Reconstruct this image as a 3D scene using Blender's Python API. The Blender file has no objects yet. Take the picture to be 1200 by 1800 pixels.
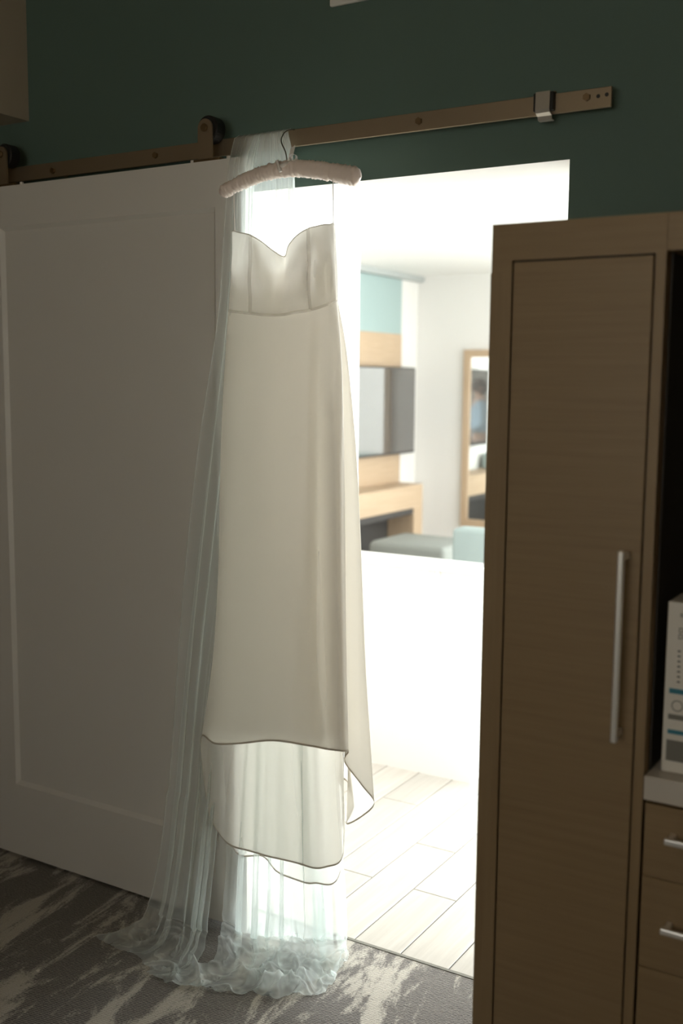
import bpy, bmesh, math, random
import numpy as np
from mathutils import Vector, Matrix, noise

random.seed(7)
sc = bpy.context.scene
col = sc.collection

# ---------------------------------------------------------------- camera
F_PX = 1881.28                      # focal length in pixels of the 1200x1800 frame
YAW, PITCH, ROLL = 0.5447019, 0.1215434, 0.0084097
CAM = np.array([0.888, -2.481, 1.601])
FW = np.array([-math.sin(YAW)*math.cos(PITCH), math.cos(YAW)*math.cos(PITCH), -math.sin(PITCH)])
_rt = np.array([math.cos(YAW), math.sin(YAW), 0.0])
_up = np.cross(_rt, FW)
RT = math.cos(ROLL)*_rt + math.sin(ROLL)*_up
UP = -math.sin(ROLL)*_rt + math.cos(ROLL)*_up
cd = bpy.data.cameras.new('camera')
cam = bpy.data.objects.new('camera', cd)
col.objects.link(cam)
cam.matrix_world = Matrix(((RT[0], UP[0], -FW[0], CAM[0]), (RT[1], UP[1], -FW[1], CAM[1]),
                           (RT[2], UP[2], -FW[2], CAM[2]), (0, 0, 0, 1)))
cd.sensor_fit = 'VERTICAL'
cd.sensor_height = 36.0
cd.sensor_width = 24.0
cd.lens = F_PX/1800*36.0
cd.clip_start = 0.05
cd.dof.use_dof = True
cd.dof.focus_distance = 2.85
cd.dof.aperture_fstop = 2.2
sc.camera = cam

# ---------------------------------------------------------------- world, lights, exposure
w = bpy.data.worlds.new('world'); sc.world = w
w.use_nodes = True
w.node_tree.nodes['Background'].inputs[0].default_value = (0.75, 0.86, 1.0, 1)
w.node_tree.nodes['Background'].inputs[1].default_value = 3.0

def area(name, loc, direction, sx, sy, power, color):
    ld = bpy.data.lights.new(name, 'AREA'); ld.shape = 'RECTANGLE'
    ld.size, ld.size_y = sx, sy; ld.energy = power; ld.color = color
    o = bpy.data.objects.new(name, ld); col.objects.link(o)
    o.location = loc
    o.rotation_euler = Vector(direction).to_track_quat('-Z', 'Y').to_euler()
    return o
# daylight entering through the living room windows in its right-hand wall
area('window_daylight', (2.74, 2.75, 1.35), (-1, 0, 0), 2.1, 1.9, 60, (0.93, 0.97, 1.0))
area('back_window_daylight', (1.25, 5.94, 1.35), (0, -1, 0), 2.2, 1.9, 400, (0.90, 0.985, 0.975))
area('kitchen_window_daylight', (2.74, 0.85, 1.45), (-1, 0, 0), 0.8, 1.3, 40, (0.93, 0.97, 1.0))
# curtained window of the bedroom, behind the camera
area('bedroom_window_daylight', (0.35, -4.34, 1.75), (-0.15, 1, 0.9), 1.7, 1.2, 23, (1.0, 0.85, 0.57))

vs = sc.view_settings
vs.view_transform = 'Standard'; vs.look = 'None'; vs.gamma = 1.0; vs.use_curve_mapping = False
vs.exposure = 0.0
sc.cycles.transparent_max_bounces = 48
sc.cycles.max_bounces = 10
sc.cycles.diffuse_bounces = 6
sc.cycles.transmission_bounces = 8
sc.cycles.sample_clamp_indirect = 6.0

# ---------------------------------------------------------------- pixel helpers (photo pixel -> point on a known plane)
def ray(px, py): return FW + RT*((px-600)/F_PX) - UP*((py-900)/F_PX)
def onY(px, py, y): d = ray(px, py); return CAM + d*((y-CAM[1])/d[1])
def onX(px, py, x): d = ray(px, py); return CAM + d*((x-CAM[0])/d[0])
def onZ(px, py, z): d = ray(px, py); return CAM + d*((z-CAM[2])/d[2])

# ---------------------------------------------------------------- materials
def mat(name, color, rough=0.6, metal=0.0, spec=0.5, build=None):
    m = bpy.data.materials.new(name); m.use_nodes = True
    nt = m.node_tree; b = nt.nodes['Principled BSDF']
    b.inputs['Base Color'].default_value = (*color, 1)
    b.inputs['Roughness'].default_value = rough
    b.inputs['Metallic'].default_value = metal
    b.inputs['Specular IOR Level'].default_value = spec
    if build: build(nt, b)
    return m
def nd(nt, t, **kw):
    n = nt.nodes.new(t)
    for k, v in kw.items(): setattr(n, k, v)
    return n
def coords(nt, scale=(1, 1, 1), rot=(0, 0, 0), kind='Object'):
    tc = nd(nt, 'ShaderNodeTexCoord'); mp = nd(nt, 'ShaderNodeMapping')
    mp.inputs['Scale'].default_value = scale; mp.inputs['Rotation'].default_value = rot
    nt.links.new(tc.outputs[kind], mp.inputs['Vector']); return mp.outputs['Vector']
def noise_tex(nt, vec, scale, detail=4, rough=0.6):
    n = nd(nt, 'ShaderNodeTexNoise'); n.inputs['Scale'].default_value = scale
    n.inputs['Detail'].default_value = detail; n.inputs['Roughness'].default_value = rough
    nt.links.new(vec, n.inputs['Vector']); return n.outputs['Fac']
def ramp(nt, fac, stops):
    r = nd(nt, 'ShaderNodeValToRGB'); e = r.color_ramp.elements
    while len(e) < len(stops): e.new(0.5)
    for i, (p, c) in enumerate(stops): e[i].position = p; e[i].color = (*c, 1)
    nt.links.new(fac, r.inputs['Fac']); return r.outputs['Color']
def mixc(nt, fac, a, b, mode='MIX'):
    m = nd(nt, 'ShaderNodeMix', data_type='RGBA', blend_type=mode)
    for s, v in ((m.inputs[0], fac), (m.inputs[6], a), (m.inputs[7], b)):
        if hasattr(v, 'is_linked'): nt.links.new(v, s)
        elif isinstance(v, (int, float)): s.default_value = v
        else: s.default_value = (*v, 1)
    return m.outputs[2]
def bump(nt, b, h, strength=0.2, dist=0.002):
    n = nd(nt, 'ShaderNodeBump'); n.inputs['Strength'].default_value = strength; n.inputs['Distance'].default_value = dist
    nt.links.new(h, n.inputs['Height']); nt.links.new(n.outputs['Normal'], b.inputs['Normal'])

def b_paint(nt, b):
    bump(nt, b, noise_tex(nt, coords(nt), 220, 3), 0.15, 0.001)
def b_wood(axis, k=1.0, ti=(1, 1, 1)):
    def f(nt, b):
        s = [3.0, 90.0, 90.0] if axis == 'x' else ([90.0, 3.0, 90.0] if axis == 'y' else [90.0, 90.0, 3.0])
        g = noise_tex(nt, coords(nt, s), 1.0, 5, 0.65)
        c = ramp(nt, g, [(p_, tuple(q_*k*t_ for q_, t_ in zip(c_, ti))) for p_, c_ in ((0.25, (0.40, 0.275, 0.155)), (0.5, (0.46, 0.33, 0.19)), (0.8, (0.52, 0.38, 0.235)))])
        nt.links.new(c, b.inputs['Base Color']); bump(nt, b, g, 0.12, 0.001)
    return f
def b_brushed(nt, b):
    g = noise_tex(nt, coords(nt, (4, 300, 300)), 1.0, 3)
    bump(nt, b, g, 0.08, 0.0005)
def b_carpet(nt, b):
    v = coords(nt, (1, 1, 1), (0, 0, math.radians(-8)))
    warp = nd(nt, 'ShaderNodeMapping'); warp.inputs['Scale'].default_value = (8.5, 2.3, 1)
    nt.links.new(v, warp.inputs['Vector'])
    big = nd(nt, 'ShaderNodeTexNoise'); big.inputs['Scale'].default_value = 1.0; big.inputs['Detail'].default_value = 9
    big.inputs['Roughness'].default_value = 0.66; big.inputs['Distortion'].default_value = 0.55
    nt.links.new(warp.outputs['Vector'], big.inputs['Vector'])
    tuft = noise_tex(nt, v, 150, 2)
    add = nd(nt, 'ShaderNodeMath', operation='MULTIPLY_ADD'); add.inputs[1].default_value = 0.16
    nt.links.new(tuft, add.inputs[0]); nt.links.new(big.outputs['Fac'], add.inputs[2])
    streak = ramp(nt, add.outputs[0], [(0.585, (0, 0, 0)), (0.655, (1, 1, 1))])
    yarn = nd(nt, 'ShaderNodeTexWave', wave_type='BANDS', bands_direction='Y')
    yarn.inputs['Scale'].default_value = 48.0; yarn.inputs['Distortion'].default_value = 3.0
    yarn.inputs['Detail'].default_value = 3.0; yarn.inputs['Detail Scale'].default_value = 3.0
    nt.links.new(v, yarn.inputs['Vector'])
    fl = noise_tex(nt, coords(nt), 420, 2)
    dark = mixc(nt, yarn.outputs['Fac'], (0.095, 0.09, 0.086), (0.31, 0.285, 0.26))
    light = mixc(nt, fl, (0.34, 0.31, 0.265), (0.66, 0.62, 0.55))
    c = mixc(nt, streak, dark, light)
    nt.links.new(c, b.inputs['Base Color'])
    h = mixc(nt, 0.5, yarn.outputs['Fac'], fl)
    bump(nt, b, h, 0.6, 0.004)
def b_plank(nt, b):
    oi = nd(nt, 'ShaderNodeObjectInfo')
    g = noise_tex(nt, coords(nt, (40, 2.2, 40)), 1.0, 6, 0.6)
    c = ramp(nt, g, [(0.3, (0.44, 0.405, 0.36)), (0.7, (0.54, 0.51, 0.46))])
    v = ramp(nt, oi.outputs['Random'], [(0.0, (0.88, 0.88, 0.88)), (1.0, (1.04, 1.03, 1.02))])
    nt.links.new(mixc(nt, 1.0, c, v, 'MULTIPLY'), b.inputs['Base Color'])
    bump(nt, b, g, 0.05, 0.001)
def b_satin(nt, b):
    bump(nt, b, noise_tex(nt, coords(nt, (60, 60, 60)), 4.0, 3), 0.12, 0.001)

def fabric(name, color, transl=0.5, transp=0.0, weave=0, rough=0.9):
    """cloth: diffuse + translucent, optionally partly open weave (transparent)"""
    m = bpy.data.materials.new(name); m.use_nodes = True
    nt = m.node_tree; nt.nodes.clear()
    out = nd(nt, 'ShaderNodeOutputMaterial')
    d = nd(nt, 'ShaderNodeBsdfDiffuse'); t = nd(nt, 'ShaderNodeBsdfTranslucent')
    d.inputs[0].default_value = (*color, 1); t.inputs[0].default_value = (*color, 1)
    mx = nd(nt, 'ShaderNodeMixShader'); mx.inputs[0].default_value = transl
    nt.links.new(d.outputs[0], mx.inputs[1]); nt.links.new(t.outputs[0], mx.inputs[2])
    if weave:
        g = noise_tex(nt, coords(nt, (1, 1, 0.2)), weave, 2)
        bp = nd(nt, 'ShaderNodeBump'); bp.inputs['Strength'].default_value = 0.12; bp.inputs['Distance'].default_value = 0.001
        nt.links.new(g, bp.inputs['Height'])
        nt.links.new(bp.outputs[0], d.inputs['Normal']); nt.links.new(bp.outputs[0], t.inputs['Normal'])
    last = mx.outputs[0]
    if rough < 0.9:
        gl = nd(nt, 'ShaderNodeBsdfGlossy'); gl.inputs['Roughness'].default_value = rough
        gl.inputs[0].default_value = (1, 0.97, 0.93, 1)
        m3 = nd(nt, 'ShaderNodeMixShader'); m3.inputs[0].default_value = 0.05
        nt.links.new(last, m3.inputs[1]); nt.links.new(gl.outputs[0], m3.inputs[2]); last = m3.outputs[0]
    if transp > 0:
        tr = nd(nt, 'ShaderNodeBsdfTransparent')
        m2 = nd(nt, 'ShaderNodeMixShader'); m2.inputs[0].default_value = transp
        nt.links.new(last, m2.inputs[1]); nt.links.new(tr.outputs[0], m2.inputs[2]); last = m2.outputs[0]
    nt.links.new(last, out.inputs[0])
    return m

M = {}
M['teal'] = mat('teal_paint', (0.092, 0.146, 0.118), 0.7, build=b_paint)
M['white_wall'] = mat('white_wall_paint', (0.80, 0.78, 0.75), 0.7, build=b_paint)
M['ceiling'] = mat('ceiling_paint', (0.80, 0.79, 0.77), 0.8, build=b_paint)
M['door'] = mat('door_white', (0.72, 0.69, 0.64), 0.45, build=b_paint)
M['beige'] = mat('beige_paint', (0.42, 0.355, 0.265), 0.7, build=b_paint)
M['wood_x'] = mat('oak_laminate', (0.45, 0.32, 0.19), 0.5, build=b_wood('x', 1.12, (1.0, 1.02, 1.18)))
M['wood_y'] = mat('oak_laminate_side', (0.45, 0.32, 0.19), 0.5, build=b_wood('y', 1.12, (1.0, 1.02, 1.18)))
M['wood_z'] = mat('oak_laminate_upright', (0.45, 0.32, 0.19), 0.5, build=b_wood('z', 1.12, (1.0, 1.02, 1.18)))
for ax_ in 'xyz': M['cab_'+ax_] = mat('dimmed_laminate_'+ax_, (0.25, 0.17, 0.1), 0.5, build=b_wood(ax_, .52, (1.05, .98, .82)))  # same laminate as the oak, bedroom dimness put into the colour
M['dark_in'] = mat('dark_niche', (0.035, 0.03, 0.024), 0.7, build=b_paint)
M['steel'] = mat('brushed_steel', (0.34, 0.265, 0.18), 0.42, 0.75, build=b_brushed)
M['steel_bright'] = mat('bright_steel', (0.88, 0.86, 0.82), 0.33, 0.7, build=b_brushed)
M['clip_steel'] = mat('clip_steel', (0.50, 0.46, 0.40), 0.35, 0.7, build=b_brushed)
M['black'] = mat('black_nylon', (0.012, 0.012, 0.012), 0.5, build=b_paint)
M['bronze'] = mat('bronze_bolt', (0.22, 0.15, 0.08), 0.4, 0.8, build=b_brushed)
M['quartz'] = mat('white_quartz', (0.78, 0.76, 0.72), 0.3, build=b_paint)
M['counter'] = mat('cream_counter', (0.56, 0.51, 0.44), 0.4, build=b_paint)
M['carpet'] = mat('patterned_carpet', (0.2, 0.2, 0.2), 0.95, spec=0.1, build=b_carpet)
M['plank'] = mat('pale_plank', (0.6, 0.55, 0.5), 0.33, build=b_plank)
M['subfloor'] = mat('plank_joint', (0.20, 0.18, 0.16), 0.8, build=b_paint)
M['dress'] = fabric('ivory_crepe', (0.85, 0.82, 0.765), 0.50, 0.02, 500, 0.5)
M['lining'] = fabric('ivory_lining', (0.88, 0.86, 0.82), 0.5, 0.30, 400)
M['hem'] = fabric('hem_facing', (0.66, 0.61, 0.54), 0.3)
M['seam'] = fabric('seam_allowance', (0.82, 0.77, 0.70), 0.4, 0.6)
M['tulle'] = fabric('white_tulle', (0.90, 0.955, 0.94), 0.5, 0.72)
def tulle_density(m):
    """cloth doubles up along folds: the 'gather' attribute closes the weave there"""
    nt = m.node_tree; at = nd(nt, 'ShaderNodeAttribute', attribute_name='gather')
    mr = nd(nt, 'ShaderNodeMapRange'); mr.inputs['To Min'].default_value = 0.70; mr.inputs['To Max'].default_value = 0.30
    nt.links.new(at.outputs['Fac'], mr.inputs['Value'])
    for n in nt.nodes:
        if n.type == 'MIX_SHADER' and any(l.from_node.type == 'BSDF_TRANSPARENT' for l in n.inputs[2].links): nt.links.new(mr.outputs[0], n.inputs[0])
tulle_density(M['tulle'])
M['tulle_edge'] = fabric('tulle_edge', (0.95, 0.95, 0.93), 0.5, 0.45)
M['satin'] = mat('blush_satin', (0.90, 0.77, 0.69), 0.34, build=b_satin)
M['ribbon'] = mat('white_ribbon', (0.82, 0.78, 0.73), 0.5, build=b_satin)
M['wire'] = mat('hook_wire', (0.25, 0.23, 0.20), 0.3, 1.0)
M['teal_living'] = mat('lit_teal_paint', (0.35, 0.45, 0.44), 0.7, build=b_paint)  # lighter copy of the teal paint, living room glare put into its colour
M['screen'] = mat('tv_screen', (0.09, 0.085, 0.08), 0.06, spec=1.0, build=lambda nt, b: setattr(b.inputs['Coat Weight'], 'default_value', 1.0))
M['mirror'] = mat('mirror_glass', (0.9, 0.92, 0.91), 0.02, 1.0)
M['grey_fab'] = mat('grey_upholstery', (0.27, 0.28, 0.26), 0.9, build=b_satin)
M['blue_fab'] = mat('blue_green_upholstery', (0.37, 0.44, 0.43), 0.9, build=b_satin)
M['charcoal'] = mat('charcoal_panel', (0.05, 0.045, 0.042), 0.6, build=b_paint)
M['cornice'] = mat('cornice_shade', (0.42, 0.44, 0.43), 0.7, build=b_paint)  # the cornice's shading is put into this grey
M['card'] = mat('white_card', (0.72, 0.68, 0.60), 0.6, build=b_paint)
M['print_blue'] = mat('print_blue', (0.035, 0.20, 0.27), 0.6)
M['print_grey'] = mat('print_grey', (0.18, 0.17, 0.14), 0.6)
M['print_dark'] = mat('print_dark', (0.05, 0.05, 0.045), 0.6)
M['skin'] = mat('skin', (0.62, 0.40, 0.30), 0.5)
M['hair'] = mat('brown_hair', (0.06, 0.035, 0.022), 0.5)
M['shirt'] = mat('light_blue_shirt', (0.42, 0.55, 0.66), 0.8, build=b_satin)
M['trousers'] = mat('grey_trousers', (0.10, 0.11, 0.13), 0.8, build=b_satin)
def b_lamp(nt, b):
    b.inputs['Emission Color'].default_value = (.96, .98, 1, 1); b.inputs['Emission Strength'].default_value = 6.0
M['lamp'] = mat('lamp_diffuser', (0.9, 0.9, 0.9), 0.5, build=b_lamp)
gm = bpy.data.materials.new('window_glass'); gm.use_nodes = True
_b = gm.node_tree.nodes['Principled BSDF']
_b.inputs['Transmission Weight'].default_value = 1.0; _b.inputs['Roughness'].default_value = 0.0; _b.inputs['IOR'].default_value = 1.1
M['glass'] = gm

# ---------------------------------------------------------------- mesh helpers
class MB:
    """collects shapes (world coordinates) for ONE mesh object"""
    def __init__(self): self.v = []; self.f = []; self.mi = []
    def add(self, vs, fs, mi=0):
        o = len(self.v); self.v += [tuple(map(float, p)) for p in vs]
        self.f += [tuple(i+o for i in f) for f in fs]; self.mi += [mi]*len(fs); return self
    def box(self, x0, x1, y0, y1, z0, z1, bev=0.0, seg=2):
        bm = bmesh.new(); bmesh.ops.create_cube(bm, size=1)
        for v in bm.verts:
            v.co = Vector((x0+(v.co.x+.5)*(x1-x0), y0+(v.co.y+.5)*(y1-y0), z0+(v.co.z+.5)*(z1-z0)))
        if bev > 0: bmesh.ops.bevel(bm, geom=list(bm.edges), offset=bev, segments=seg, profile=0.5, affect='EDGES')
        bm.verts.index_update()
        self.add([v.co[:] for v in bm.verts], [[v.index for v in f.verts] for f in bm.faces]); bm.free(); return self
    def tube(self, pts, r, n=8, cap=True):
        pts = [np.array(p, float) for p in pts]; L = len(pts)
        rs = [r]*L if not hasattr(r, '__len__') else list(r)
        ref = None; vs = []; fs = []
        for i, p in enumerate(pts):
            t = pts[min(i+1, L-1)] - pts[max(i-1, 0)]; t = t/(np.linalg.norm(t)+1e-12)
            if ref is None: ref = np.array([0, 0, 1.0]) if abs(t[2]) < .9 else np.array([1.0, 0, 0])
            a = ref - t*(ref@t); a /= np.linalg.norm(a)+1e-12; ref = a; b = np.cross(t, a)
            for k in range(n):
                th = 2*math.pi*k/n; vs.append(p + rs[i]*(a*math.cos(th)+b*math.sin(th)))
        for i in range(L-1):
            for k in range(n):
                fs.append((i*n+k, i*n+(k+1) % n, (i+1)*n+(k+1) % n, (i+1)*n+k))
        if cap: fs += [tuple(range(n))[::-1], tuple(range((L-1)*n, L*n))]
        return self.add(vs, fs)
    def cyl(self, c, axis, r, h, n=24, bev=0.0):
        a = np.eye(3)['xyz'.index(axis)]; c = np.array(c, float)
        prof = [(-h/2, r-bev), (-h/2+bev, r), (h/2-bev, r), (h/2, r-bev)] if bev else [(-h/2, r), (h/2, r)]
        e1 = np.eye(3)[('xyz'.index(axis)+1) % 3]; e2 = np.cross(a, e1); vs = []; fs = []
        for s, rr in prof:
            for k in range(n):
                th = 2*math.pi*k/n; vs.append(c+a*s+rr*(e1*math.cos(th)+e2*math.sin(th)))
        for i in range(len(prof)-1):
            for k in range(n): fs.append((i*n+k, i*n+(k+1) % n, (i+1)*n+(k+1) % n, (i+1)*n+k))
        fs += [tuple(range(n))[::-1], tuple(range((len(prof)-1)*n, len(prof)*n))]
        return self.add(vs, fs)
    def prism_xz(self, poly, y0, y1):
        n = len(poly)
        vs = [(x, y0, z) for x, z in poly] + [(x, y1, z) for x, z in poly]
        fs = [tuple(range(n)), tuple(range(n, 2*n))[::-1]] + [(i, i+n, (i+1) % n+n, (i+1) % n) for i in range(n)]
        return self.add(vs, fs)
    def grid(self, P, closed=False):
        P = np.asarray(P); a, b = P.shape[:2]
        vs = P.reshape(-1, 3); fs = []
        for i in range(a-1):
            for j in range(b if closed else b-1):
                fs.append((i*b+j, i*b+(j+1) % b, (i+1)*b+(j+1) % b, (i+1)*b+j))
        return self.add(vs, fs)
    def build(self, name, m, parent=None, smooth=False, fix=True):
        off = np.zeros(3); p = parent
        while p is not None: off = off + np.array(p.location); p = p.parent
        if parent is None:
            v = np.array(self.v); lo, hi = v.min(0), v.max(0); off = np.array([(lo[0]+hi[0])/2, (lo[1]+hi[1])/2, lo[2]])
        me = bpy.data.meshes.new(name)
        me.from_pydata([tuple(np.array(q)-off) for q in self.v], [], self.f)
        ms = m if isinstance(m, (list, tuple)) else [m]
        for k in ms: me.materials.append(M[k])
        for p, i in zip(me.polygons, self.mi): p.material_index = i; p.use_smooth = smooth
        if fix:
            bm = bmesh.new(); bm.from_mesh(me); bmesh.ops.recalc_face_normals(bm, faces=bm.faces); bm.to_mesh(me); bm.free()
        o = bpy.data.objects.new(name, me); col.objects.link(o)
        if parent is None: o.location = off
        else: o.parent = parent
        return o
def box(x0, x1, y0, y1, z0, z1, bev=0.0, seg=2): return MB().box(x0, x1, y0, y1, z0, z1, bev, seg)
def tag(o, label=None, cat=None, group=None, kind=None):
    for k, v in (('label', label), ('category', cat), ('group', group), ('kind', kind)):
        if v: o[k] = v
    return o
def thing(name, loc, label, cat, group=None):
    o = bpy.data.objects.new(name, None); col.objects.link(o); o.location = loc; o.empty_display_size = 0.1
    return tag(o, label, cat, group)
def struct(o, label, cat=None): return tag(o, label, cat or o.name.split('_')[0], kind='structure')

def cr(P, u):
    """Catmull-Rom through rows of P at parameters u in 0..len-1"""
    P = np.asarray(P, float); n = len(P); out = []
    for t in np.atleast_1d(u):
        i = int(min(max(math.floor(t), 0), n-2)); f = t-i
        p0, p1, p2, p3 = P[max(i-1, 0)], P[i], P[i+1], P[min(i+2, n-1)]
        out.append(0.5*((2*p1)+(-p0+p2)*f+(2*p0-5*p1+4*p2-p3)*f*f+(-p0+3*p1-3*p2+p3)*f**3))
    return np.array(out)
def crc(P, u):
    P = np.asarray(P, float); n = len(P); out = []
    for t in u:
        i = int(math.floor(t)) % n; f = t-math.floor(t)
        p0, p1, p2, p3 = P[(i-1) % n], P[i], P[(i+1) % n], P[(i+2) % n]
        out.append(0.5*((2*p1)+(-p0+p2)*f+(2*p0-5*p1+4*p2-p3)*f*f+(-p0+3*p1-3*p2+p3)*f**3))
    return np.array(out)
def resample(P, m):
    d = cr(P, np.linspace(0, len(P)-1, 12*len(P)))
    s = np.concatenate([[0], np.cumsum(np.linalg.norm(np.diff(d, axis=0), axis=1))]); s /= s[-1]
    t = np.linspace(0, 1, m)
    return np.stack([np.interp(t, s, d[:, k]) for k in range(3)], 1)
def px_strand(pts): return [onY(a, b, y) for a, b, y in pts]
def loft(strands, m, n, closed=False):
    S = np.array([resample(s, m) for s in strands])            # strand, along, xyz
    k = len(strands)
    u = np.linspace(0, k, n, endpoint=False) if closed else np.linspace(0, k-1, n)
    fn = crc if closed else cr
    return np.stack([fn(S[:, i, :], u) for i in range(m)], 0)   # along, across, xyz

# ================================================================= THE SETTING
BED_CEIL, LIV_CEIL = 2.92, 2.51
TW = 0.215            # door wall thickness
OX0, OX1, OH = -0.97, 0.0, 2.12

# door wall: bedroom face teal, the rest white
wm = MB()
def teal_box(x0, x1, z0, z1):
    o = len(wm.f); wm.box(x0, x1, 0.0, TW, z0, z1)
    for i in range(o, len(wm.f)):
        if all(abs(wm.v[j][1]) < 1e-6 for j in wm.f[i]): wm.mi[i] = 1
teal_box(-3.6, OX0, 0, BED_CEIL); teal_box(OX1, 2.8, 0, BED_CEIL); teal_box(OX0, OX1, OH, BED_CEIL)
struct(wm.build('wall_door', ['white_wall', 'teal']), 'dark teal wall with doorway to the bright living room', 'wall')

struct(box(-3.6, 2.6, -4.4, 0.03, -0.06, 0.0).build('floor', 'carpet'), 'grey patterned bedroom carpet with pale streaks', 'floor')
struct(box(-3.6, 2.6, -4.4, 0.0, BED_CEIL, BED_CEIL+.08).build('ceiling', 'beige'), 'beige bedroom ceiling', 'ceiling')
struct(box(-3.7, -3.6, -4.4, 0.0, 0, BED_CEIL).build('wall_left', 'beige'), 'beige bedroom side wall', 'wall')
wr = MB()
for a in ((-3.6, -.5, -4.5, -4.4, 0, BED_CEIL), (1.2, 2.6, -4.5, -4.4, 0, BED_CEIL), (-.5, 1.2, -4.5, -4.4, 0, 1.15), (-.5, 1.2, -4.5, -4.4, 2.35, BED_CEIL)): wr.box(*a)
struct(wr.build('wall_back', 'beige'), 'beige bedroom wall with a window behind the camera', 'wall')
struct(box(2.6, 2.7, -4.4, 0.0, 0, BED_CEIL).build('wall_right', 'beige'), 'beige bedroom side wall beside the cabinets', 'wall')
def window(name, d0, d1, a0, a1, z0, z1, mull, label, axis='x'):
    """axis: direction the window faces; d0..d1 its depth along it, a0..a1 its width"""
    def bb(p0, p1, q0, q1, r0, r1, bev=0.0): return box(p0, p1, q0, q1, r0, r1, bev) if axis == 'x' else box(q0, q1, p0, p1, r0, r1, bev)
    o = bpy.data.objects.new(name, None); col.objects.link(o)
    o.location = ((d0+d1)/2, (a0+a1)/2, z0) if axis == 'x' else ((a0+a1)/2, (d0+d1)/2, z0)
    struct(o, label, 'window')
    t = .05
    for a in ((a0, a1, z0, z0+t), (a0, a1, z1-t, z1), (a0, a0+t, z0+t, z1-t), (a1-t, a1, z0+t, z1-t)):
        bb(d0, d1, a[0], a[1], a[2], a[3], .004).build('window_frame', 'door', o)
    ys = [a0+(a1-a0)*k/mull for k in range(mull+1)]
    for k in range(mull):
        if k: bb(d0+.01, d1-.01, ys[k]-.02, ys[k]+.02, z0+t, z1-t, .003).build('mullion', 'door', o)
        bb((d0+d1)/2-.003, (d0+d1)/2+.003, ys[k]+.02, ys[k+1]-.02, z0+t, z1-t).build('pane', 'glass', o)
window('window_1', -4.48, -4.42, -.5, 1.2, 1.15, 2.35, 2, 'bedroom window in the beige wall behind the camera', 'y')

# beige bulkhead dropping from the ceiling at the left
sx = onY(51, 213, 0.0)
struct(box(-3.6, sx[0], -1.6, 0.0, sx[2], BED_CEIL).build('trim_1', 'beige'), 'beige ceiling bulkhead against the teal wall', 'bulkhead')

# living room shell
struct(box(-3.49, 2.8, 0.03, 6.0, -0.06, -0.006).build('floor_living', 'subfloor'), 'pale wood plank floor of the living room', 'floor')
FL = bpy.data.objects['floor_living']
PW = 0.15
cols_ = int((2.8+3.49)/PW)+2
pm_cache = {}
def plank_mesh(wd, ln):
    key = (round(wd, 3), round(ln, 3))
    if key not in pm_cache:
        g = 0.0018; b = MB().box(-wd/2+g, wd/2-g, -ln/2+g, ln/2-g, -0.006, 0.0, 0.0012, 1)
        me = bpy.data.meshes.new('plank'); me.from_pydata(b.v, [], b.f); me.materials.append(M['plank']); pm_cache[key] = me
    return pm_cache[key]
PL = 1.22
offs = {0: 0.41, -1: 0.72, -2: 0.41, -3: 1.02, 1: 0.86, 2: 0.28, -4: 0.60, -5: 0.20}
for k in range(-20, 24):
    xa = -0.585+PW*k; xb = xa+PW
    xa_, xb_ = max(xa, -3.485), min(xb, 2.795)
    if xb_-xa_ < .01: continue
    y = offs.get(k, (k*0.37) % PL); y -= PL*math.ceil((y-0.04)/PL)
    while y < 6.0:
        a, b_ = max(y, 0.042), min(y+PL, 5.995)
        if b_-a > .03:
            o = bpy.data.objects.new('plank', plank_mesh(xb_-xa_, b_-a)); col.objects.link(o); o.parent = FL
            o.location = Vector(((xa_+xb_)/2, (a+b_)/2, 0)) - FL.location
        y += PL
struct(box(-0.97, 0.0, 0.031, 0.041, -0.004, 0.002, .0008).build('trim_2', 'print_grey'), 'thin metal strip between carpet and planks in the doorway', 'trim')
struct(box(-3.49, 2.8, TW, 6.0, LIV_CEIL, LIV_CEIL+.08).build('ceiling_living', 'ceiling'), 'white living room ceiling', 'ceiling')
e = onZ(700, 389, 2.40)
struct(box(-3.49, 2.8, TW, e[1], 2.40, LIV_CEIL).build('trim_3', 'ceiling'), 'lowered white ceiling above the living room entry', 'bulkhead')
struct(box(-3.59, -3.49, TW, 6.1, 0, LIV_CEIL).build('wall_living_left', 'white_wall'), 'white living room wall behind the television', 'wall')
wb = MB()
for a in ((-3.49, .1, 6.0, 6.1, 0, LIV_CEIL), (2.4, 2.8, 6.0, 6.1, 0, LIV_CEIL), (.1, 2.4, 6.0, 6.1, 0, .35), (.1, 2.4, 6.0, 6.1, 2.3, LIV_CEIL)): wb.box(*a)
struct(wb.build('wall_living_back', 'white_wall'), 'white living room wall with the framed mirror', 'wall')
wl = MB()
for a in ((2.8, 2.9, TW, .42, 0, LIV_CEIL), (2.8, 2.9, 1.28, 1.65, 0, LIV_CEIL), (2.8, 2.9, 3.85, 6.1, 0, LIV_CEIL),
          (2.8, 2.9, .42, 1.28, 0, .8), (2.8, 2.9, .42, 1.28, 2.1, LIV_CEIL), (2.8, 2.9, 1.65, 3.85, 0, .35), (2.8, 2.9, 1.65, 3.85, 2.3, LIV_CEIL)): wl.box(*a)
struct(wl.build('wall_living_right', 'white_wall'), 'white living room wall with two windows', 'wall')
window('window_2', 2.82, 2.88, .42, 1.28, .8, 2.1, 1, 'small window in the living room side wall')
window('window_4', 6.02, 6.08, .1, 2.4, .35, 2.3, 3, 'wide window in the wall with the framed mirror', 'y')
window('window_3', 2.82, 2.88, 1.65, 3.85, .35, 2.3, 3, 'wide window in the living room side wall')
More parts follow.
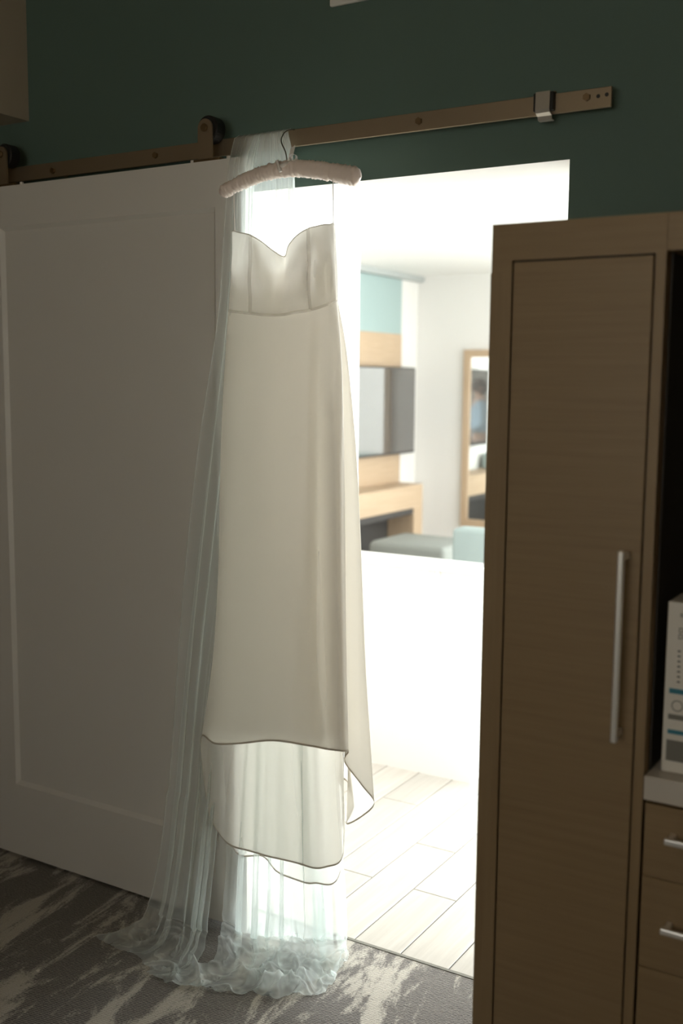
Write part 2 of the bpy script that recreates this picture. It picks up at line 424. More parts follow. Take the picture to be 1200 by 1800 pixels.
# wall stub and half-height partition just past the doorway
SX = onY(630, 700, 1.47)[0]
struct(box(SX-.12, SX, TW, 1.47, 0, 2.40).build('wall_stub', 'white_wall'), 'short white wall just past the doorway', 'wall')
pz = onY(740, 978.5, 1.47)[2]
pt = thing('half_partition', (-1.1, 1.40, 0), 'white half-height partition standing on the plank floor past the doorway', 'partition')
box(SX, -.80, 1.33, 1.46, 0, pz-.025).build('body', 'quartz', pt)
box(SX, -.785, 1.315, 1.47, pz-.025, pz, .004).build('ledge', 'quartz', pt)
so = onY(760, 1010, 1.33)
ot = box(so[0]-.035, so[0]+.035, 1.322, 1.33, so[2]-.07, so[2]+.045, .003).build('outlet_plate', 'quartz', pt)
for dz in (-.035, .01): box(so[0]-.016, so[0]+.016, 1.3195, 1.323, so[2]+dz-.012, so[2]+dz+.014, .002).build('socket', 'card', ot)

# unseen fill light added on the living room ceiling to brighten the doorway floor
cl = thing('fill_ceiling_light', (-.45, .85, 2.40), 'added square fill light on the ceiling above the entry to the living room', 'ceiling light')
box(-.77, -.13, .53, 1.17, 2.365, 2.40, .004).build('housing', 'door', cl)
box(-.74, -.16, .56, 1.14, 2.362, 2.366).build('diffuser', 'lamp', cl)
area('ceiling_light_lamp', (-.45, .85, 2.355), (0, 0, -1), .56, .56, 20, (0.96, 0.98, 1.0)).parent = None

# vent grille high on the teal wall
v0 = onY(583, 14, 0)
vt = thing('air_vent', (v0[0]+.2, 0, v0[2]), 'cream air vent grille high on the teal wall', 'vent')
VX0, VX1, VZ0, VZ1 = v0[0], v0[0]+.42, v0[2], v0[2]+.17
for nm, a in (('frame', (VX0, VX1, VZ0, VZ0+.022)), ('frame', (VX0, VX1, VZ1-.022, VZ1)), ('frame', (VX0, VX0+.022, VZ0+.022, VZ1-.022)), ('frame', (VX1-.022, VX1, VZ0+.022, VZ1-.022))):
    box(a[0], a[1], -.012, 0, a[2], a[3], .003).build(nm, 'door', vt)
for k in range(7):
    z = VZ0+.03+k*.0175; b = MB().box(VX0+.022, VX1-.022, -.008, -.001, z, z+.004); b.build('slat', 'door', vt)

# ================================================================= SLIDING DOOR
DY0, DY1 = -.10, -.062            # front and back face
D = bpy.data.objects.new('door_1', None); col.objects.link(D)
DX1 = onY(432, 900, DY0)[0]; DXL = DX1-1.05; DZ0, DZ1 = .012, 2.194
D.location = ((DXL+DX1)/2, -.08, DZ0)
struct(D, 'white sliding panel door hung from the metal track', 'door')
PX0, PX1 = onY(14, 900, DY0)[0], onY(378, 362, DY0)[0]; PZ0, PZ1 = .257, 2.07
box(DXL, PX0, DY0, DY1, DZ0, DZ1).build('stile', 'door', D)
box(PX1, DX1, DY0, DY1, DZ0, DZ1).build('stile', 'door', D)
box(PX0, PX1, DY0, DY1, PZ1, DZ1).build('rail', 'door', D)
box(PX0, PX1, DY0, DY1, DZ0, PZ0).build('rail', 'door', D)
# recessed panel with sloped moulding round it
rb = MB(); i_ = .012; yi = DY0+.011
pv = [(PX0, DY0, PZ0), (PX1, DY0, PZ0), (PX1, DY0, PZ1), (PX0, DY0, PZ1), (PX0+i_, yi, PZ0+i_), (PX1-i_, yi, PZ0+i_), (PX1-i_, yi, PZ1-i_), (PX0+i_, yi, PZ1-i_)]
rb.add(pv, [(0, 1, 5, 4), (1, 2, 6, 5), (2, 3, 7, 6), (3, 0, 4, 7)])
rb.build('moulding', 'door', D)
box(PX0, PX1, yi, DY1, PZ0, PZ1).build('panel', 'door', D)
def roller(cx, cz):
    st = MB(); wd = .024
    poly = [(cx-wd, DZ1+.006), (cx+wd, DZ1+.006)] + [(cx+wd*math.cos(t), cz-.0+wd*math.sin(t)) for t in np.linspace(0, math.pi, 13)]
    st.prism_xz(poly, DY0-.004, DY0+.002)
    s = st.build('hanger_strap', 'steel', D)
    MB().cyl((cx, DY0-.007, cz), 'y', .011, .008, 18, .002).build('bolt', 'bronze', s)
    MB().cyl((cx, -.074, cz), 'y', .035, .040, 32, .003).build('wheel', 'black', D)
    MB().cyl((cx, -.08, cz), 'y', .008, .05, 12).build('axle', 'steel', D)
    box(cx-.045, cx+.045, DY0+.002, DY1, DZ1, DZ1+.008, .002).build('bracket', 'bronze', D)
    for s_ in (-.06, .065):
        MB().cyl((cx+s_, -.082, DZ1+.005), 'z', .006, .010, 10).build('screw', 'ribbon', D)
for pxc, pyc in ((361, 225), (3, 272)):
    q = onY(pxc, pyc, DY0); roller(q[0], q[2])

# ================================================================= TRACK
TR = thing('door_track', (-.75, -.05, 2.21), 'long flat brushed metal track bolted to the teal wall', 'rail')
re = onY(1075, 150, -.052); TX1 = re[0]; TZ0, TZ1 = 2.2145, 2.259
box(-2.1, TX1, -.052, -.044, TZ0, TZ1, .001, 1).build('bar', 'steel', TR)
for pxs, pys in ((93, 300), (273, 273), (736, 213), (1031, 171)):
    q = onY(pxs, pys, -.054)
    b = MB().cyl((q[0], -.055, q[2]), 'y', .009, .008, 6).build('bolt', 'bronze', TR)
    MB().cyl((q[0], -.022, q[2]), 'y', .012, .044, 16).build('spacer', 'steel', TR)
for pxs, pys in ((1051, 169), (1066, 166)):
    q = onY(pxs, pys, -.0525); MB().cyl((q[0], -.0522, q[2]), 'y', .0045, .001, 14).build('screw_hole', 'black', TR)
# end stop: bent metal clip round the track
q = onY(956, 182, -.062); ex = q[0]
es = thing('track_stop', (ex, -.06, TZ0), 'bent silver clip stop clamped on the metal track', 'door stop')
prof = [(-.040, TZ1+.006), (-.072, TZ1+.003), (-.074, TZ0+.008), (-.070, TZ0+.001), (-.058, TZ0-.004), (-.054, TZ0-.012), (-.040, TZ0-.013)]
def clip(x0, x1, prof, th, name, parent, m):
    pr = np.array(prof); n = len(pr); nrm = []
    for i in range(n):
        t = pr[min(i+1, n-1)]-pr[max(i-1, 0)]; t /= np.linalg.norm(t); nrm.append((t[1], -t[0]))
    inn = pr-np.array(nrm)*th
    poly = [tuple(p) for p in pr]+[tuple(p) for p in inn[::-1]]
    N = len(poly); vs = [(x0, a, b) for a, b in poly]+[(x1, a, b) for a, b in poly]
    fs = [(i, (i+1) % N, (i+1) % N+N, i+N) for i in range(N)]
    for i in range(n-1):
        fs.append((i, i+1, N-2-i, N-1-i)); fs.append((N+i, N+i+1, 2*N-2-i, 2*N-1-i))
    return MB().add(vs, fs).build(name, m, parent)
clip(ex-.017, ex+.017, prof, .003, 'clip', es, 'clip_steel')
box(ex-.024, ex+.024, -.069, -.052, TZ0+.006, TZ1+.002, .002).build('pad_with_shadow', 'black', es)  # black pad widened past the clip to stand for the dark gap and shadow
box(ex+.0, ex+.022, -.052, -.042, TZ1, TZ1+.006, .001).build('clip_tab', 'bronze', es)

# ================================================================= CABINETS
CY = -.60
W0, W1, WZ = .069, .392, 1.891
wd = thing('wardrobe_cabinet', ((W0+W1)/2, -.3, 0), 'tall brown wood wardrobe cabinet with one long door beside the doorway', 'cabinet')
dx0, dx1, dzt = .111, .374, 1.824
box(W0, dx0, CY, CY+.03, 0, 1.803).build('stile', 'cab_z', wd)
box(dx1, W1, CY, CY+.03, 0, dzt).build('stile', 'cab_z', wd)
box(W0+.0015, W1, CY, CY+.03, dzt, WZ).build('top_rail', 'cab_x', wd)
box(W0+.0015, dx0, CY, CY+.03, 1.803, dzt).build('corner_block', 'cab_x', wd)
box(W0, W0+.018, CY+.03, -.003, 0, WZ-.002).build('side_panel', 'cab_y', wd)
box(W1-.018, W1, CY+.03, -.003, 0, WZ-.002).build('side_panel', 'cab_y', wd)
box(W0+.018, W1-.018, CY+.03, -.003, WZ-.02, WZ-.002).build('top_panel', 'cab_x', wd)
box(W0+.018, W1-.018, -.012, -.003, 0, WZ-.02).build('back_panel', 'dark_in', wd)
box(dx0, dx1, CY+.012, CY+.028, .06, dzt).build('door_recess', 'dark_in', wd)
dr = box(dx0+.0035, dx1-.0035, CY-.0005, CY+.018, .06, dzt-.0035, .001, 1).build('door', 'cab_x', wd)
h0, h1 = onY(1092, 968, CY-.035), onY(1079, 1305, CY-.035); hx = (h0[0]+h1[0])/2
hb = MB().box(hx-.006, hx+.006, CY-.042, CY-.030, h1[2], h0[2], .003)
for z in (h1[2]+.006, h0[2]-.018): hb.box(hx-.005, hx+.005, CY-.032, CY-.0005, z, z+.012, .001)
tag(hb.build('handle', 'steel_bright', dr), 'long brushed metal bar handle')

N0, N1 = W1, 1.35
cz1 = onY(1133, 1362, CY)[2]; cz0 = onY(1130.5, 1404, CY)[2]
nu = thing('niche_cabinet', ((N0+N1)/2, -.3, cz1), 'brown wood wall unit framing a dark open niche above the white counter', 'cabinet')
box(N0+.0008, N1, CY, CY+.03, 1.827, WZ).build('top_rail', 'cab_x', nu)
box(N1-.02, N1, CY+.03, -.003, cz1, WZ-.002).build('side_panel', 'cab_y', nu)
box(N0+.0008, N1-.02, CY+.03, -.003, 1.827, 1.845).build('top_panel', 'cab_x', nu)
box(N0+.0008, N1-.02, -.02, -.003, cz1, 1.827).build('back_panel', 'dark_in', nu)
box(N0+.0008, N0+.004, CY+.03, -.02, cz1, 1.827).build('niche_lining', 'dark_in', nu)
ct = box(N0+.002, N1, CY-.004, -.003, cz0, cz1, .002).build('countertop', 'counter')
tag(ct, 'white counter slab on the drawers beside the wardrobe', 'countertop')
db = thing('drawer_cabinet', ((N0+N1)/2, -.3, 0), 'brown wood base cabinet with drawers under the white counter', 'cabinet')
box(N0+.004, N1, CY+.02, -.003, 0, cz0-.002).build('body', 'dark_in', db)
hz = [onY(1168, 1473, CY-.03), onY(1160, 1630, CY-.03)]
dz = (hz[0][2]+hz[1][2])/2 + .05
edges = [cz0-.006, hz[1][2]+.075, hz[1][2]-.10, .10]
for i in range(3):
    fr = box(N0+.0055, N0+.50, CY, CY+.02, edges[i+1]+.0008, edges[i]-.0008, .0008, 1).build('drawer', 'cab_x', db)
    z = hz[i][2]-.006 if i < 2 else (edges[2]+edges[3])/2
    hm = MB().box(hz[0][0], hz[0][0]+.28, CY-.036, CY-.026, z-.005, z+.006, .002)
    for xx in (hz[0][0]+.004, hz[0][0]+.266): hm.box(xx, xx+.01, CY-.028, CY-.0002, z-.004, z+.005, .001)
    hm.build('handle', 'steel_bright', fr)
    box(N0+.503, N1-.002, CY, CY+.02, edges[i+1]+.0008, edges[i]-.0008, .0008, 1).build('drawer', 'cab_x', db)

# printed white box in the niche
BY = -.565
b0 = onY(1175, 1057, BY); b1 = onY(1160, 1356, BY)
bx0 = (b0[0]+b1[0])/2; bz0, bz1 = cz1, b0[2]
pb = thing('printed_box', (bx0+.09, BY+.05, bz0), 'white printed cardboard box standing in the dark niche', 'box')
box(bx0, bx0+.19, BY, BY+.09, bz0+.001, bz1, .0015, 1).build('carton', 'card', pb)
def flat(px0, py0, px1, py1, m, name, rnd=.004):
    a = onY(px0, py0, BY); c = onY(px1, py1, BY)
    box(min(a[0], c[0]), max(a[0], c[0]), BY-.0006, BY+.0002, min(a[2], c[2]), max(a[2], c[2])).build(name, m, pb)
for (ax, ay, bx_, by, m, nm) in ((1176, 1209, 1215, 1224, 'print_blue', 'blue_bar'), (1174, 1254, 1215, 1270, 'print_grey', 'printed_picture'),
                                 (1173, 1281, 1215, 1296, 'print_blue', 'blue_bar'), (1171, 1299, 1215, 1344, 'print_grey', 'printed_picture')):
    flat(ax, ay, bx_, by, m, nm)
cc = onY(1190, 1241, BY)
ring = MB(); N = 24; vs = []
for r_ in (.0085, .0105):
    for k in range(N): vs.append((cc[0]+r_*math.cos(2*math.pi*k/N), BY-.0006, cc[2]+r_*math.sin(2*math.pi*k/N)))
ring.add(vs, [(k, (k+1) % N, N+(k+1) % N, N+k) for k in range(N)]); ring.build('printed_ring', 'print_grey', pb)
def text(s, px, py, size, m):
    cu = bpy.data.curves.new('lettering', 'FONT'); cu.body = s; cu.size = size; cu.extrude = .0003
    cu.materials.append(M[m]); tmp = bpy.data.objects.new('tmp', cu); col.objects.link(tmp)
    bpy.context.view_layer.update()
    me = bpy.data.meshes.new_from_object(tmp.evaluated_get(bpy.context.evaluated_depsgraph_get()))
    bpy.data.objects.remove(tmp); me.name = 'lettering'
    o = bpy.data.objects.new('lettering', me); col.objects.link(o)
    p = onY(px, py, BY-.0006); o.rotation_euler = (math.pi/2, 0, 0); o.parent = pb
    o.location = Vector(p)-pb.location
text('DE', 1192, 1112, .013, 'print_dark'); text('DE', 1191, 1123, .013, 'print_dark')
text('a', 1195, 1084, .013, 'print_dark')
for k in range(7):
    a = onY(1191-.25*k, 1143+k*9, BY)
    MB().box(a[0], a[0]+.005, BY-.0006, BY+.0002, a[2]-.003, a[2]).build('printed_mark', 'print_dark', pb)
# black appliance cord coiled behind the box
cp = []
for k in range(40):
    t = k/39; th = 2*math.pi*2.2*t
    cp.append((bx0+.10+.06*math.cos(th), -.25+.05*math.sin(th)*.6, bz1-.02+.045*math.sin(th)*0.8+.02*t))
lo = min(p[2] for p in cp)
kt = thing('coffee_maker', (bx0+.12, -.25, cz1), 'black coffee maker standing in the niche behind the printed box', 'coffee maker')
box(bx0+.02, bx0+.22, -.32, -.12, cz1+.0005, cz1+.03, .008).build('base', 'black', kt)
box(bx0+.04, bx0+.20, -.17, -.12, cz1+.03, cz1+.36, .01).build('column', 'black', kt)
box(bx0+.02, bx0+.22, -.32, -.12, cz1+.28, cz1+.37, .012).build('head', 'black', kt)
MB().cyl((bx0+.12, -.245, cz1+.11), 'z', .065, .15, 24, .02).build('carafe', 'charcoal', kt)

# ================================================================= HANGER
HY = -.175
hp = px_strand([(386, 341, HY), (400, 333, HY), (432, 317, HY), (470, 303, HY), (503, 297, HY), (540, 297, HY), (580, 302, HY), (612, 308, HY), (634, 311, HY)])
neck = onY(505, 285, HY)
HG = thing('padded_hanger', tuple(neck), 'blush satin padded hanger hooked over the metal track', 'hanger')
HN = 150
hc = resample(hp, HN); vs = []; NR = 20
for i in range(HN):
    s = i/(HN-1); r = .0175+.0055*s
    end = min(s, 1-s)
    r *= min(1.0, (end/.035)**.5) if end < .035 else 1.0
    for bnd in (.115, .42, .56, .80):                    # pinched where thread and ribbon wrap it
        r *= 1-.16*math.exp(-((s-bnd)/.007)**2)
    t = hc[min(i+1, HN-1)]-hc[max(i-1, 0)]; t /= np.linalg.norm(t)
    a = np.array([0, 0, 1.0]); a -= t*(a@t); a /= np.linalg.norm(a); b = np.cross(t, a)
    for k in range(NR):
        th = 2*math.pi*k/NR
        ruf = .0030*noise.noise(Vector((s*95, math.cos(th)*1.3, math.sin(th)*1.3)))+.0034*noise.noise(Vector((s*170, math.cos(th)*2, 4+math.sin(th)*2)))
        rr = (r+ruf*min(1, end/.03)); vs.append(hc[i]+rr*(a*math.cos(th)+b*math.sin(th)*.8))
fs = [(i*NR+k, i*NR+(k+1) % NR, (i+1)*NR+(k+1) % NR, (i+1)*NR+k) for i in range(HN-1) for k in range(NR)]
fs += [tuple(range(NR))[::-1], tuple(range((HN-1)*NR, HN*NR))]
MB().add(vs, fs).build('padded_bar', 'satin', HG, True)
hxk = neck[0]
kpts = [neck+np.array([0, 0, -.005]), onY(502, 268, -.172), onY(496, 255, -.165), onY(494, 245, -.150), (onY(499, 234, -.11)), onY(508, 228.5, -.075), onY(519, 228, -.047), onY(523, 232, -.036)]
MB().tube(resample(kpts, 40), .0017, 8).build('hook', 'wire', HG, True)
# ribbon tie: wrapped band, curled loop and upright tail
rbm = MB(); wrap = [neck+np.array([.014*math.cos(t)-.006, .018*math.sin(t), -.012+.006*math.cos(t)]) for t in np.linspace(0, 2*math.pi, 24)]
rbm.tube(wrap, .0055, 8, False)
wr2 = [neck+np.array([-.018+.012*t, -.021, .002-.028*t]) for t in np.linspace(0, 1, 8)]
rbm.tube(wr2, .0045, 8)
tl = [onY(509, 281, HY-.012), onY(512, 270, HY-.014), onY(515, 257.5, HY-.010)]
tl = resample(tl, 10); g = np.array([[p+np.array([s_*(.0075 if j < 9 else .006), 0, s_*.003]) for s_ in (-1, 0, 1)] for j, p in enumerate(tl)])
rbm.grid(g)
lc = onY(516, 277, HY-.015)
lp = [lc+np.array([.0085*math.cos(t), -.002*math.sin(t*.5), .008*math.sin(t)]) for t in np.linspace(-.4, 2*math.pi-.2, 24)]
rbm.grid(np.array([[p+np.array([0, s_*.005, 0]) for s_ in (-1, 1)] for p in lp]))
rbm.build('ribbon', 'ribbon', HG, True)

# ================================================================= DRESS
DR = thing('wedding_dress', tuple(onY(490, 1300, -.19)*np.array([1, 1, 0])+np.array([0, 0, .19])), 'ivory strapless wedding dress hanging in front of the doorway', 'dress')
yl, yf, yb = -.185, -.245, -.142
# bodice: strands run up from the waist seam to the neckline, front then back
bod_front = [
    [(402, 546, yl), (406, 480, yl), (408, 440, yl), (408, 408, yl)],
    [(414, 548, -.205), (415, 490, -.198), (418, 445, -.204), (420, 409, -.203)],
    [(432, 550, -.222), (430, 500, -.222), (430, 455, -.214), (432, 411, -.212)],
    [(440, 551, -.228), (439, 500, -.246), (440, 450, -.262), (441, 414, -.232)],
    [(458, 553, -.238), (458, 505, -.238), (457, 465, -.240), (458, 424, -.238)],
    [(480, 554, -.242), (480, 510, -.222), (480, 480, -.214), (480, 441, -.226)],
    [(500, 553, -.242), (500, 510, -.236), (500, 480, -.212), (500, 451, -.204)],
    [(518, 549, -.240), (514, 505, -.244), (509, 470, -.246), (507, 432, -.222)],
    [(533, 547, -.236), (530, 500, -.246), (526, 450, -.262), (522, 414, -.238)],
    [(545, 545, -.230), (543, 495, -.254), (542, 445, -.266), (541, 402, -.236)],
    [(560, 541, -.222), (558, 495, -.224), (557, 440, -.238), (556, 398, -.226)],
    [(574, 536, -.210), (571, 490, -.204), (571, 440, -.224), (569, 395, -.214)],
    [(584, 532, -.198), (582, 480, -.208), (582, 440, -.210), (579, 395, -.202)],
    [(592, 528, yl), (592, 480, yl), (590, 440, yl), (587, 396, yl)],
]
bod_back = [
    [(590, 531, -.158), (588, 500, -.158), (585, 470, -.158), (582, 440, -.160)],
    [(560, 540, yb), (558, 515, yb), (555, 495, yb), (552, 478, yb)],
    [(500, 545, yb), (500, 520, yb), (500, 500, yb), (500, 484, yb)],
    [(440, 547, yb), (441, 520, yb), (442, 500, yb), (443, 484, yb)],
    [(408, 546, -.160), (411, 500, -.160), (413, 470, -.160), (414, 440, -.162)],
]
B = loft([px_strand(s) for s in bod_front+bod_back], 40, 170, True)
# soft drag folds of the unsupported cups
for i in range(B.shape[0]):
    for j in range(B.shape[1]):
        p = B[i, j]
        if p[1] < -.19:
            n1 = noise.noise(Vector((p[0]*16+p[2]*9, p[2]*7, 1.0)))
            B[i, j, 1] += .009*n1*math.sin(math.pi*i/39)
MB().grid(B, True).build('bodice', 'dress', DR, True)
Bi = B.copy(); mid = B[:, :, 1].mean()
Bi[:, :, 1] += np.where(B[:, :, 1] < -.185, .007, np.where(B[:, :, 1] > -.165, -.004, .0015)); Bi[:, :, 2] -= .0015
MB().grid(Bi, True).build('bodice_lining', 'lining', DR, True)
def ribbon_strip(name, pts, wdt, m, off=-.0022):
    P = resample(pts, 40); g = []
    for i, p in enumerate(P):
        t = P[min(i+1, 39)]-P[max(i-1, 0)]; t /= np.linalg.norm(t)
        s = np.cross(t, np.array([0, -1.0, 0])); s /= np.linalg.norm(s)+1e-9
        q = p+np.array([0, off, 0]); g.append([q-s*wdt/2, q+s*wdt/2])
    return MB().grid(np.array(g)).build(name, m, DR, True)
nj = 170; per = nj/19.0
def bod_col(k): return [B[i, int(round(k*per)) % nj] for i in range(0, 40, 3)]
for k in (3, 9): ribbon_strip('bodice_seam', bod_col(k), .011, 'seam')
wl_ = [B[0, j] for j in range(0, int(13*per)+1, 4)]
ribbon_strip('waist_seam', wl_, .007, 'seam')
nl = [B[39, j] for j in range(0, int(13*per)+1, 2)]
MB().tube(resample(nl, 80), .0016, 6).build('neckline_edge', 'dress', DR, True)

# skirt: one continuous tube, short in front, running down into the train behind
skirt = [
    [(402, 546, yl), (393, 700, yl), (389, 850, yl), (386, 1000, yl), (375, 1150, yl), (352, 1298, yl)],
    [(420, 549, -.212), (412, 800, -.215), (405, 1050, -.225), (397, 1200, -.235), (380, 1308, -.24)],
    [(440, 551, -.225), (432, 800, -.232), (428, 1050, -.240), (425, 1200, -.255), (420, 1308, -.265)],
    [(475, 554, -.238), (470, 800, -.245), (468, 1050, -.260), (468, 1200, -.272), (468, 1303, -.285)],
    [(510, 551, -.238), (508, 800, -.240), (508, 1050, -.258), (508, 1200, -.266), (508, 1305, -.275)],
    [(540, 546, -.231), (540, 800, -.226), (542, 1050, -.230), (544, 1200, -.236), (548, 1312, -.245)],
    [(560, 541, -.220), (562, 800, -.194), (562, 1050, -.192), (566, 1200, -.200), (575, 1319, -.225)],
    [(580, 534, -.206), (588, 800, -.218), (590, 1050, -.230), (592, 1200, -.238), (598, 1322, -.238)],
    [(592, 528, yl), (601, 650, -.195), (604, 850, -.195), (605, 1000, -.20), (607, 1150, -.21), (610, 1323, -.215)],
    [(592, 530, -.170), (597, 700, -.175), (599, 900, -.178), (600, 1100, -.178), (602, 1250, -.178), (602, 1342, -.18)],
    [(594, 531, -.165), (607, 620, -.165), (618, 760, -.165), (624, 900, -.165), (630, 1100, -.168), (632, 1300, -.168), (634, 1383, -.17)],
    [(594, 532, -.158), (609, 620, -.158), (622, 760, -.156), (630, 900, -.156), (637, 1050, -.156), (645, 1220, -.156), (657, 1412, -.156)],
    [(592, 533, -.152), (603, 700, -.150), (610, 900, -.148), (616, 1100, -.148), (622, 1300, -.148), (634, 1437, -.148)],
    [(590, 533, -.150), (600, 700, -.147), (605, 900, -.145), (608, 1100, -.144), (609, 1300, -.143), (606, 1450, -.143)],
    [(589, 533, -.149), (598, 700, -.146), (602, 900, -.143), (606, 1100, -.140), (612, 1300, -.138), (622, 1413, -.138)],
    [(587, 534, -.148), (592, 700, -.144), (595, 900, -.140), (596, 1100, -.137), (598, 1250, -.134), (600, 1374, -.134)],
    [(585, 534, -.146), (588, 800, -.142), (590, 1050, -.140), (594, 1300, -.142), (602, 1440, -.142), (601, 1502, -.142)],
    [(565, 538, yb), (568, 800, -.141), (570, 1050, -.145), (572, 1300, -.152), (573, 1524, -.155)],
    [(535, 542, yb), (535, 800, -.139), (535, 1050, -.138), (535, 1300, -.138), (535, 1523, -.138)],
    [(500, 545, yb), (495, 800, -.141), (490, 1050, -.143), (488, 1300, -.145), (486, 1509, -.147)],
    [(460, 546, yb), (450, 800, -.140), (446, 1050, -.140), (442, 1300, -.141), (438, 1497, -.142)],
    [(430, 547, yb), (420, 800, -.140), (412, 1050, -.140), (406, 1300, -.140), (398, 1480, -.140)],
    [(408, 546, -.160), (400, 800, -.152), (394, 1050, -.150), (382, 1250, -.148), (368, 1440, -.146)],
    [(403, 546, -.172), (394, 800, -.168), (388, 1000, -.166), (376, 1180, -.164), (358, 1385, -.162)],
]
S = loft([px_strand(s) for s in skirt], 110, 252, True)
for i in range(S.shape[0]):
    for j in range(S.shape[1]):
        p = S[i, j]; n1 = noise.noise(Vector((p[0]*9, p[2]*1.2, p[1]*6+3)))
        S[i, j, 1] += .014*n1*min(1, i/30)
MB().grid(S, True).build('skirt', 'dress', DR, True)
sper = 252/21.0
def hem_strip(name, P, z0i, j0, j1, rows, m, off):
    g = [[P[i, j % P.shape[1]]+np.array([0, off, 0]) for j in range(j0, j1)] for i in rows]
    return MB().grid(np.array(g)).build(name, m, DR, True)
def hem_band(name, P, j0, j1, wdt, m):
    n = P.shape[1]; g = []
    for j in range(j0, j1):
        a = P[-1, j % n]; b = P[-4, j % n]; d = (b-a)/np.linalg.norm(b-a)
        out = []
        for s in (-.0008, wdt):
            out.append(a+d*s)
        g.append(out)
    g = np.array(g)
    mb = MB()
    mb.grid(g+np.array([0, -.0012, 0])); mb.grid(g+np.array([0, .0012, 0]))
    return mb.build(name, m, DR, True)
hem_band('hem_facing', S, 0, 253, .0042, 'hem')

# lining: a lighter tube inside, its train a little longer
lin = [
    [(404, 548, -.19), (400, 700, -.187), (396, 900, -.187), (392, 1100, -.187), (380, 1285, -.187)],
    [(440, 552, -.215), (436, 800, -.222), (434, 1050, -.230), (434, 1291, -.25)],
    [(500, 553, -.225), (500, 800, -.226), (500, 1050, -.242), (500, 1294, -.258)],
    [(560, 543, -.210), (560, 800, -.194), (560, 1050, -.196), (562, 1302, -.212)],
    [(588, 531, -.185), (595, 800, -.186), (598, 1050, -.188), (600, 1305, -.195)],
    [(588, 533, -.165), (592, 800, -.160), (594, 1100, -.154), (598, 1400, -.150), (598, 1531, -.13)],
    [(560, 540, -.150), (560, 800, -.145), (558, 1100, -.140), (555, 1400, -.135), (552, 1553, -.126)],
    [(530, 542, -.150), (528, 800, -.145), (524, 1100, -.140), (520, 1400, -.134), (518, 1546, -.126)],
    [(500, 545, -.150), (496, 800, -.145), (492, 1100, -.140), (489, 1400, -.134), (486, 1532, -.126)],
    [(480, 546, -.150), (474, 800, -.145), (468, 1100, -.140), (462, 1400, -.134), (462, 1506, -.126)],
    [(440, 548, -.150), (432, 800, -.145), (422, 1100, -.140), (414, 1400, -.134), (409, 1488, -.130)],
    [(410, 548, -.165), (404, 800, -.160), (400, 1100, -.158), (390, 1320, -.156)],
]
LS = loft([px_strand(s) for s in lin], 80, 144, True)
MB().grid(LS, True).build('lining', 'lining', DR, True)
hem_band('lining_hem', LS, 60, 122, .004, 'hem')
# hanging loops of thin cord
for (x0, y0, x1, y1, nm) in ((411, 338, 413, 409, 'hanging_loop'), (585, 318, 586, 397, 'hanging_loop')):
    MB().tube([onY(x0, y0, HY-.012), onY(x0+.5, (y0+y1)/2, HY-.012), onY(x1, y1, yl-.003)], .0011, 6).build(nm, 'ribbon', DR, True)

